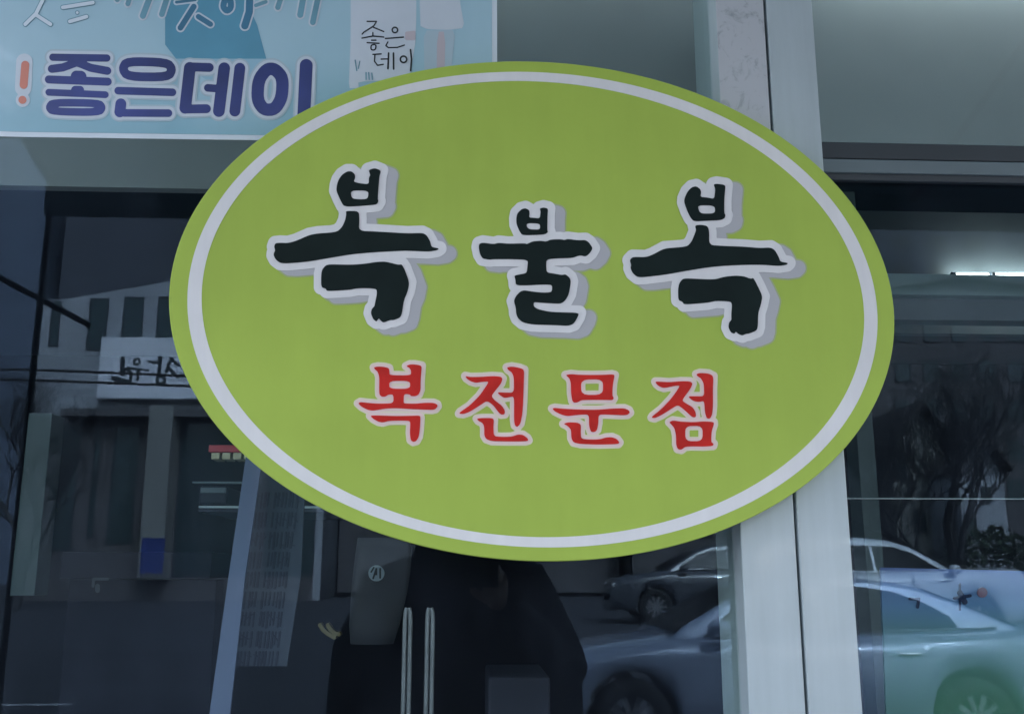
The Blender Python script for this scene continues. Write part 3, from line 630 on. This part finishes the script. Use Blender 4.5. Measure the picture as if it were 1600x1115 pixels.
drawn('letter', [], [S([(1177,675),(1165,820)],15,Kc), S([(1082,715),(1165,732)],10,Kc), L(circ(1180,872,34),13,Kc), S([(1265,690),(1225,800)],13,Kc), S([(1268,700),(1330,748)],13,Kc), S([(1252,780),(1320,845)],13,Kc)], 0, DB - .52, .05, M['ink'], sb, mp=rf, st=.5)
bb = empty('shop_banner', rf(238, 868, DB - 2), 'blue banner hanging at the far pavement, mirrored low in the left window', 'banner')
a, b8 = rf(218, 895, DB - 2), rf(258, 840, DB - 2); box('cloth', (a.x, a.y, a.z), (b8.x, a.y + .03, b8.z), mat('banner_blue', (.02, .04, .20), .7), bb)
MB().tube([(a.x + .05, a.y - .03, 0.02), (a.x + .05, a.y - .03, b8.z)], .03).build('pole', M['frame'], bb)
for k, (D, pts) in enumerate(((11, [(-300, 578), (34, 577), (170, 582), (400, 592)]), (11.3, [(-300, 592), (34, 593), (170, 598), (420, 608)]))):
    for _ in (0,):
        P = [rf(u, v, D) for u, v in pts]; P = [P[0] + (P[0]-P[1])*2] + P + [P[-1] + (P[-1]-P[-2])*3]
        tag(MB().tube(P, .016, 6).build('power_cable', M['cable']), ('upper' if k == 0 else 'lower') + ' of two dark overhead cables crossing the lettered board', 'cable', 'overhead cables')
# right hand houses
def house(x0, x1, ye, yr, yb, D, m, label, wins, roofm):
    h = empty('house', rf((x0+x1)/2, yb, D), label, 'building', 'buildings across the street')
    flat('wall', [[drop(x0, ye, yb, D), (x0, ye), ((x0+x1)/2, yr), (x1, ye), drop(x1, ye, yb, D)]], D, 6, m, h, mp=rf)
    e0, e1, t = rf(x0-6, ye+3, D), rf(x1+6, ye+3, D), rf((x0+x1)/2, yr-4, D)
    for a, b in ((e0, t), (e1, t)):
        up = Vector((0, 0, .18)); V = [Vector((p.x, y, p.z)) + o for p in (a, b) for y in (-D + .4, -D - 6.4) for o in (Vector(), up)]
        mesh('roof', V, [(0,1,3,2),(4,5,7,6),(0,1,5,4),(2,3,7,6),(0,2,6,4),(1,3,7,5)], roofm, h)
    windows(h, wins, D - .03); return h
M['roof'] = mat('roof_tile', (.07, .06, .06), .8, var=.3, scale=4)
house(1390, 1478, 690, 640, 925, 30, M['facade2'], 'pale gabled house mirrored in the right window, left of the bare tree', [(1430, 795, 1445, 830), (1400, 720, 1415, 750)], M['roof'])
house(1496, 1566, 735, 690, 925, 28, M['facade'], 'small white gabled house mirrored behind the bare tree', [(1510, 800, 1524, 835), (1535, 760, 1548, 785)], M['roof'])
house(980, 1330, 560, 520, 925, 36, M['brick'], 'brown brick house mirrored behind the posts', [(1080, 780, 1110, 840), (1130, 780, 1150, 840)], M['roof'])
house(1240, 1760, 470, 440, 930, 44, M['brick'], 'tall dark brick apartment house mirrored behind the gabled houses', [(x, y, x+22, y+34) for x in range(1400, 1600, 44) for y in range(500, 760, 62)], M['roof'])
house(540, 960, 560, 520, 925, 38, M['brick'], 'brick house mirrored behind the sign', [(600, 700, 650, 760)], M['roof'])
for x0, x1, yt, lb in ((-700, 92, 160, 'pale grey tower added at the far left to dim the mirrored sky'), (96, 700, 250, 'dark apartment tower mirrored above the pale building'), (1040, 1800, 260, 'dark apartment tower mirrored high in the right window')):
    D = 62; a, b9 = rf(x0, 420, D), rf(x1, yt, D)
    h = empty('apartment_tower', (a.x, -D, 0), lb, 'building', 'apartment towers')
    box('wall', (a.x, -D - 12, 0), (b9.x, -D, b9.z), M['tower2'] if x0 < 0 else M['tower'], h)  # far left tower is added, it darkens open sky in the mirror
    if x0 < 1000: continue
    windows(h, [(x, y, x+26, y+22) for x in range(x0+20, x0+520, 56) for y in range(yt+20, 520, 44)], D - .05, M['trim'])
# bare tree
def bare_tree(base, H, seed, label):
    rnd = random.Random(seed); t = empty('bare_tree', base, label, 'tree', 'bare street trees'); tr = MB(); br = MB()
    def grow(p, d, L_, r, lv, mb):
        n = 4; pts = [p]; 
        for k in range(n):
            d = (d + Vector((rnd.uniform(-.18,.18), rnd.uniform(-.18,.18), rnd.uniform(-.05,.12)))).normalized(); pts.append(pts[-1] + d * L_/n)
        mb.tube(pts, r, 6 if lv < 2 else 3, r2=r*.62, cap=lv < 2)
        if lv < 6:
            for k in range(4 if lv < 3 else 3):
                q = pts[rnd.randint(2, n)]; a = Vector((rnd.uniform(-1,1), rnd.uniform(-1,1), rnd.uniform(.0,.7))).normalized()
                grow(q, (d * .6 + a * .8).normalized(), L_ * rnd.uniform(.55,.78), max(.006, r*.52), lv+1, br)
    grow(Vector(base), Vector((.03, 0, 1)), H*.36, H*.022, 0, tr)
    tr.build('trunk', M['bark'], t); br.build('branches', M['bark'], t); return t
p = rf(1500, 900, 19); bare_tree((p.x, p.y, gz), 7.2, 3, 'bare branched street tree mirrored in the right window')
p = rf(20, 900, 27); bare_tree((p.x, p.y, gz), 7.6, 15, 'bare street tree mirrored in front of the lettered board')
p = rf(1410, 900, 24); bare_tree((p.x, p.y, gz), 6.5, 21, 'thinner bare street tree mirrored beside the gabled house')
# bush
def bush(c, r, seed, label):
    rnd = random.Random(seed); mb = MB()
    for k in range(900):
        a, e = rnd.uniform(0, 2*math.pi), rnd.uniform(-.5, 1.5); q = r * rnd.uniform(.55, 1)
        p = Vector(c) + Vector((q*math.cos(a)*math.cos(e), q*math.sin(a)*math.cos(e), r*.8 + q*.95*math.sin(e)))
        u = Vector((rnd.gauss(0,1), rnd.gauss(0,1), rnd.gauss(0,1))).normalized(); v = u.orthogonal().normalized(); s = rnd.uniform(.06, .13)
        mb.add([p - u*s, p + v*s*.5, p + u*s, p - v*s*.5], [(0,1,2,3)])
    t = empty('evergreen_bush', c, label, 'bush'); mb.build('foliage', M['leaf'], t)
    MB().tube([c, (c[0], c[1], c[2] + r)], .05).build('stem', M['bark'], t)
p = rf(1556, 900, 22); bush((p.x, p.y, gz + .15), 1.35, 5, 'dark evergreen bush mirrored at the right edge')

# ------------------------------------------------------------------ cars
def ring_wheel(c, r, wdt, par):
    wv = MB(); n = 28
    prof = [(r*.62, -wdt/2), (r*.93, -wdt/2), (r, -wdt*.3), (r, wdt*.3), (r*.93, wdt/2), (r*.62, wdt/2)]
    rings = [[Vector((c[0] + q*math.cos(2*math.pi*k/n), c[1] + y, c[2] + q*math.sin(2*math.pi*k/n))) for q, y in prof] for k in range(n)]
    V = [p for g in rings for p in g]; F = []
    for k in range(n):
        for j in range(6): F.append((k*6+j, k*6+(j+1)%6, ((k+1)%n)*6+(j+1)%6, ((k+1)%n)*6+j))
    wv.add(V, F); o = wv.build('wheel', M['tyre'], par, smooth=True)
    rm_ = MB(); sgn = 1 if c[1] > 0 else -1; y0 = c[1] + sgn*wdt*.30
    rm_.tube([(c[0], y0 - .02, c[2]), (c[0], y0 + .02, c[2])], r*.16, 12)
    for k in range(10):
        a = 2*math.pi*k/10; d = Vector((math.cos(a), 0, math.sin(a))); e = Vector((-math.sin(a), 0, math.cos(a)))*.022; cc = Vector((c[0], y0, c[2]))
        P = [cc + d*r*.12 - e, cc + d*r*.12 + e, cc + d*r*.63 + e, cc + d*r*.63 - e]; 
        rm_.add(P + [q + Vector((0, sgn*.02, 0)) for q in P], [(0,1,2,3),(4,5,6,7),(0,1,5,4),(1,2,6,5),(2,3,7,6),(3,0,4,7)])
    rg = [[Vector((c[0] + q*math.cos(2*math.pi*k/n), y, c[2] + q*math.sin(2*math.pi*k/n))) for q, y in ((r*.60, y0-.01), (r*.64, y0+sgn*.03), (r*.64, y0-.03*sgn))] for k in range(n)]
    V = [p for g in rg for p in g]; F = [(k*3+j, k*3+(j+1)%3, ((k+1)%n)*3+(j+1)%3, ((k+1)%n)*3+j) for k in range(n) for j in range(3)]; rm_.add(V, F)
    rm_.build('rim', M['rim'], o)
def car(name, label, cat, loc, top, belt, green, wins, wx, r, L0, L1, paint, group, ws, rw, lower=None, hw=.9, mirror=None):
    """top: not used; belt: (x,z) line of the shoulder; green: (x,z) roof outline; nose faces -x"""
    root = empty(name, loc, label, cat, group); root['_local'] = 1
    bz = lambda x: float(np.interp(x, [p[0] for p in belt], [p[1] for p in belt]))
    xs = sorted(set([L0 + (L1-L0)*k/70 for k in range(71)]))
    def half(x):
        e = min(x - L0, L1 - x); return hw * (1 - .16 * max(0, 1 - e/.55)**2)
    def bot(x):
        z = .24 + .10 * max(0, 1 - min(x-L0, L1-x)/.5)
        for wc in wx:
            d = abs(x - wc); 
            if d < r + .06: z = max(z, r + math.sqrt((r+.06)**2 - d*d))
        return z
    rings = []
    for x in xs:
        h = half(x); b = bz(x); z0 = min(bot(x), b - .12)
        prof = [(h*.90, z0), (h*.985, z0 + (b-z0)*.10), (h, z0 + (b-z0)*.45), (h*.985, z0+(b-z0)*.8), (h*.95, b - .035), (h*.86, b), (h*.45, b + .03), (0, b + .04)]
        ring = [Vector((x, y, z)) for y, z in prof] + [Vector((x, -y, z)) for y, z in reversed(prof[:-1])]
        rings.append(ring)
    MB().loft(rings).build('body', paint, root, smooth=True)
    # greenhouse
    zb = min(p[1] for p in green); yw = lambda z: hw*.87 - (z - zb) * .42
    n = len(green); V = []
    for s in (1, -1): V += [Vector((x, s*yw(z), z)) for x, z in green]
    tops = []
    F = [tuple(range(n)), tuple(range(2*n-1, n-1, -1))] + [(i, (i+1)%n, n+(i+1)%n, n+i) for i in range(n)]
    MB().add(V, F).build('roof', paint, root, bevel=.04)
    for poly in wins:
        for s in (1, -1):
            P = [Vector((x, s*(yw(z) + .004), z)) for x, z in poly]; Q = [Vector((x, s*(yw(z) + .016), z)) for x, z in poly]; k = len(P)
            MB().add(P + Q, [tuple(range(k)), tuple(range(k, 2*k))] + [(i, (i+1)%k, k+(i+1)%k, k+i) for i in range(k)]).build('side_window', M['carglass'], root)
    for (x0, z0), (x1, z1), nm in ((*ws, 'windscreen'), (*rw, 'rear_window')):
        sg_ = -1 if nm == 'windscreen' else 1; o = Vector((sg_*.02, 0, .015))
        P = [Vector((x0, -yw(z0)+.07, z0)), Vector((x0, yw(z0)-.07, z0)), Vector((x1, yw(z1)-.06, z1)), Vector((x1, -yw(z1)+.06, z1))]
        MB().add([q + o for q in P] + [q - o for q in P], [(0,1,2,3),(4,5,6,7),(0,1,5,4),(1,2,6,5),(2,3,7,6),(3,0,4,7)]).build(nm, M['carglass'], root)
    for wc in wx:
        for s in (1, -1): ring_wheel((wc, s*(hw - .13), r), r, .21, root)
    for s in (1, -1):
        mx_, mz_ = mirror
        rg = [[Vector((mx_ + dx + .10*q*math.cos(2*math.pi*k/12), s*(hw + .06 + .07*q*math.sin(2*math.pi*k/12)), mz_ + .0*k + dz)) for k in range(12)] for dz, q, dx in ((-.07,.6,0),(-.04,1,0),(.04,1,0),(.075,.6,.0))]
        MB().loft(rg).build('wing_mirror', paint, root, smooth=True)
        box('mirror_arm', (mx_ - .04, min(s*(hw-.06), s*(hw+.03)), mz_ - .05), (mx_ + .04, max(s*(hw-.06), s*(hw+.03)), mz_ - .02), M['trim'], root)
        h = half(L0 + .12); box('headlight', (L0 + .03, s*h*.70 - .17, bz(L0+.2) - .22), (L0 + .16, s*h*.70 + .17, bz(L0+.2) - .08), M['lamp_clear'], root, bevel=.02)
        box('tail_light', (L1 - .16, s*h*.74 - .15, bz(L1-.2) - .25), (L1 - .03, s*h*.74 + .15, bz(L1-.2) - .08), M['lamp_red'], root, bevel=.02)
        for hx in (-.15, .75): box('door_handle', (hx, s*(hw-.012) - .02, bz(hx) - .16), (hx + .18, s*(hw-.012) + .02, bz(hx) - .13), M['chrome'], root, bevel=.008)
        for hx in (-.62 + (L0+L1)/2, .32 + (L0+L1)/2): box('door_gap', (hx, s*(hw-.004) - .006, .33), (hx + .012, s*(hw-.004) + .003, bz(hx) - .06), M['trim'], root)
        MB().add([Vector((x, s*(yw(bz(x)) + .02), bz(x) + dz)) for dz in (.012, .034) for x in (green[0][0] + .3, 0, green[-1][0] - .25)], [(0,1,4,3),(1,2,5,4)]).build('belt_trim', M['chrome'], root)
    box('grille', (L0 - .0, -.42, .48), (L0 + .08, .42, .62), M['trim'], root, bevel=.01)
    box('bumper', (L0 - .03, -hw*.72, .26), (L0 + .12, hw*.72, .44), paint, root, bevel=.03)
    box('bumper', (L1 - .12, -hw*.72, .26), (L1 + .03, hw*.72, .46), paint, root, bevel=.03)
    return root
# near silver saloon: parked along the kerb, nose to the left
DS = 7.0
pr = rf(1290, 905, DS); sx = rf(1255, 905, DS).x
SED = dict(belt=[(-2.32,.62),(-2.2,.76),(-1.6,.88),(-1.0,.96),(0,.97),(1.2,1.0),(2.0,1.03),(2.3,.98),(2.36,.8)],
 green=[(-1.12,.93),(-.95,1.06),(-.55,1.27),(-.28,1.38),(0,1.425),(.35,1.445),(.7,1.43),(1.05,1.37),(1.4,1.24),(1.72,1.10),(1.95,1.0),(1.9,.95)],
 wins=[[(-.78,1.02),(-.42,1.27),(-.12,1.355),(.12,1.375),(.14,1.01)], [(.20,1.01),(.19,1.378),(.55,1.375),(.85,1.33),(1.1,1.24),(1.28,1.13),(1.33,1.05)]],
 ws=((-1.02,1.0),(-.34,1.355)), rw=((1.86,1.04),(1.12,1.34)))
s_z = pr.z - 1.445
car('parked_car', 'silver saloon car parked close by, mirrored low in the window', 'car', (sx, -DS - .9, gz), None, SED['belt'], SED['green'], SED['wins'], (-1.42, 1.38), .33, -2.36, 2.40, M['silver'], 'parked cars', SED['ws'], SED['rw'], mirror=(-.72, 1.04))
print('sedan wants z', s_z, 'SUV')
SUV = dict(belt=[(-2.3,.75),(-2.2,.92),(-1.6,1.02),(-1.0,1.08),(0,1.1),(1.2,1.13),(2.2,1.16),(2.32,1.0)],
 green=[(-1.2,1.05),(-.9,1.25),(-.45,1.52),(-.1,1.63),(.4,1.68),(1.2,1.67),(1.9,1.60),(2.15,1.48),(2.28,1.12)],
 wins=[[(-.85,1.16),(-.45,1.42),(-.15,1.52),(.2,1.54),(.2,1.14)],[(.26,1.14),(.26,1.545),(.9,1.55),(1.05,1.54),(1.05,1.16)],[(1.10,1.16),(1.10,1.54),(1.7,1.50),(1.9,1.42),(2.0,1.25),(1.9,1.18)]],
 ws=((-1.10,1.15),(-.5,1.5)), rw=((2.24,1.22),(2.12,1.5)))
D2 = 15.0; p = rf(1440, 836, D2); ZP = p.z - 1.71; print('suv roof z', p.z)
car('parked_car', 'white sport utility car with dark windows, mirrored in the right window', 'car', (rf(1425, 850, D2).x - .35, -D2 - .9, p.z - 1.70), None, SUV['belt'], [(-x, z) for x, z in SUV['green']], [[(-x, z) for x, z in w_] for w_ in SUV['wins']], (-1.4, 1.35), .36, -2.32, 2.34, M['carwhite'], 'parked cars', ((-2.24,1.22),(-2.12,1.5)), ((1.10,1.15),(.5,1.5)), mirror=(1.0, 1.15))
D3 = 20.0; p = rf(1120, 832, D3)
car('parked_car', 'dark grey car mirrored behind the silver car, half hidden by the sign', 'car', (rf(1125, 850, D3).x, -D3 - .9, ZP + .04), None, SUV['belt'], SUV['green'], SUV['wins'], (-1.4, 1.35), .36, -2.32, 2.34, M['cargrey'], 'parked cars', SUV['ws'], SUV['rw'], mirror=(-.8, 1.15))
ter = mesh('parking_ground', [(-60, -13.2, gz), (60, -13.2, gz), (60, -14.0, ZP), (-60, -14.0, ZP), (60, -70, ZP + .35), (-60, -70, ZP + .35)], [(0,1,2,3),(3,2,4,5)], M['asphalt']); ter['kind'] = 'structure'
# ------------------------------------------------------------------ the photographer, mirrored in the glass
PX, PY = -.02, -1.62
ph = empty('person', (PX, PY, 0), 'person in a dark hooded jacket holding up a phone', 'person')
def skin(name, verts, edges, rad, m, sub=2, root=0):
    me = bpy.data.meshes.new(name); me.from_pydata(verts, edges, []); o = bpy.data.objects.new(name, me); link(o, ph)
    sm = o.modifiers.new('skin', 'SKIN'); sm.use_smooth_shade = True
    for i, r in enumerate(rad): me.skin_vertices[0].data[i].radius = r if isinstance(r, tuple) else (r, r)
    me.skin_vertices[0].data[root].use_root = True
    if sub: sd = o.modifiers.new('sub', 'SUBSURF'); sd.levels = sub; sd.render_levels = sub
    me.materials.append(m); return o
X, Y0 = PX, PY
V = [(X,Y0,.95),(X,Y0,1.12),(X,Y0,1.28),(X,Y0,1.40),(X,Y0+.01,1.50),(X,Y0+.03,1.58),
     (X-.20,Y0,1.39),(X-.27,Y0-.01,1.12),(X-.28,Y0+.05,.88),
     (X+.19,Y0,1.40),(X+.30,Y0+.06,1.17),(X+.13,Y0+.38,1.36),
     (X-.10,Y0,.90),(X-.12,Y0+.02,.50),(X-.12,Y0,.10),(X-.12,Y0+.15,.05),
     (X+.10,Y0,.90),(X+.12,Y0+.02,.50),(X+.12,Y0,.10),(X+.12,Y0+.15,.05)]
E = [(0,1),(1,2),(2,3),(3,4),(4,5),(3,6),(6,7),(7,8),(3,9),(9,10),(10,11),(0,12),(12,13),(13,14),(14,15),(0,16),(16,17),(17,18),(18,19)]
Rd = [(.18,.13),(.20,.14),(.21,.14),(.17,.12),(.075,.075),(.07,.07),(.085,.085),(.065,.065),(.045,.045),(.085,.085),(.065,.065),(.045,.045),
      (.11,.11),(.085,.085),(.06,.06),(.045,.045),(.11,.11),(.085,.085),(.06,.06),(.045,.045)]
skin('body', V, E, Rd, M['jacket'])
def blob(name, c, sx_, sy_, sz_, m, fn=None, n=24):
    b = bmesh.new(); bmesh.ops.create_uvsphere(b, u_segments=n, v_segments=n//2+4, radius=1)
    for v in b.verts:
        q = v.co.copy(); 
        if fn: q = fn(q)
        v.co = Vector(c) + Vector((q.x*sx_, q.y*sy_, q.z*sz_))
    me = bpy.data.meshes.new(name); b.to_mesh(me); b.free()
    for p in me.polygons: p.use_smooth = True
    me.materials.append(m); return link(bpy.data.objects.new(name, me), ph)
hc = (X, Y0 + .04, 1.665)
def headf(q):
    q = q.copy()
    if q.z < 0: q.x *= 1 - .30*q.z*q.z; q.y *= 1 - .12*q.z*q.z
    if q.y > 0:
        nz = math.exp(-((q.x/.16)**2 + ((q.z+.12)/.22)**2)); q.y += .20*nz
        for s in (1, -1): q.y -= .07*math.exp(-(((q.x-s*.36)/.18)**2 + ((q.z-.06)/.12)**2))
        q.y += .05*math.exp(-((q.x/.22)**2 + ((q.z+.48)/.06)**2)) + .05*math.exp(-((q.x/.22)**2 + ((q.z+.60)/.06)**2))
    return q
blob('head', hc, .078, .098, .118, M['skin'], headf, 40)
blob('hair', (hc[0], hc[1] - .012, hc[2] + .022), .086, .105, .112, M['hair'], lambda q: Vector((q.x, min(q.y, .62 if q.z < .45 else 1), max(q.z, -.35))), 32)
for s in (1, -1):
    blob('ear', (hc[0] + s*.080, hc[1], hc[2] - .01), .012, .022, .032, M['skin'], n=12)
    blob('eye', (hc[0] + s*.029, hc[1] + .086, hc[2] + .006), .012, .008, .007, M['board'], n=12)
    blob('pupil', (hc[0] + s*.029, hc[1] + .0935, hc[2] + .006), .005, .003, .005, M['ink'], n=12)
# hood and front
rg = []
for k in range(7):
    z = 1.44 + .02*k; rr = .125 - .006*k
    rg.append([Vector((X + rr*1.1*math.cos(a), Y0 - .01 + rr*math.sin(a), z + .05*(math.sin(a) < 0)*abs(math.sin(a)))) for a in [2*math.pi*j/20 for j in range(20)]])
MB().loft(rg, cap=False).build('hood', M['jacket'], ph, smooth=True)
# skirt of the coat: gives the straight dark outline
rg = []
for z, wx_, wy in ((.72,.34,.20),(.95,.34,.20),(1.15,.335,.19),(1.26,.325,.175),(1.33,.29,.15),(1.385,.20,.12),(1.42,.11,.09)):
    rg.append([Vector((X + wx_*math.copysign(abs(math.cos(a))**.8, math.cos(a)), Y0 + wy*math.sin(a), z)) for a in [2*math.pi*j/28 for j in range(28)]])
MB().loft(rg).build('coat', M['jacket'], ph, smooth=True)
for s in (1, -1):
    pal = Vector((X + s*.095, Y0 + .40, 1.395))
    V = [tuple(pal + Vector((0, -.05, -.05))), tuple(pal), tuple(pal + Vector((-s*.005, .03, .03)))]; E = [(0,1),(1,2)]; Rr = [.026, .030, .026]
    for k in range(4):
        b = len(V); base = pal + Vector((0, .03 + .004*k, .035 - .020*k))
        V += [tuple(base), tuple(base + Vector((-s*.004, .028, .006))), tuple(base + Vector((-s*.026, .040, .004))), tuple(base + Vector((-s*(.044 - .004*k), .036, .0)))]
        E += [(2, b), (b, b+1), (b+1, b+2), (b+2, b+3)]; Rr += [.011, .0095, .009, .008]
    b = len(V); V += [tuple(pal + Vector((-s*.02, .012, -.025))), tuple(pal + Vector((-s*.045, .022, -.02))), tuple(pal + Vector((-s*.06, .03, -.005)))]
    E += [(1, b), (b, b+1), (b+1, b+2)]; Rr += [.013, .011, .009]
    V = [(v[0], v[1], v[2] + .02) for v in V]
    if s < 0:   # the free hand hangs at the side, fingers down and slightly curled
        V = [(X - .285 + (v[2] - 1.415) * .3, Y0 + .055 + (v[0] - pal.x) * .6, .83 - (v[1] - pal.y)) for v in V]
    skin('hand', V, E, Rr, M['skin'], 2)
pf = empty('phone', (0, -1.125, 1.45), 'black phone held up in front of the person', 'phone')
pf.rotation_euler = (R(PITCH), 0, R(YAW)); pf['_local'] = 1
box('phone_body', (-.075, -.010, -.037), (.075, -.002, .037), M['trim'], pf, bevel=.003)
box('screen', (-.070, -.0112, -.034), (.070, -.0102, .034), mat('phone_screen', (.02, .02, .03), .1), pf)
MB().tube([(0, -.002, 0), (0, .0015, 0)], .006, 16).build('lens', M['carglass'], pf)
for o in bpy.data.objects:
    if '_local' in o: del o['_local']
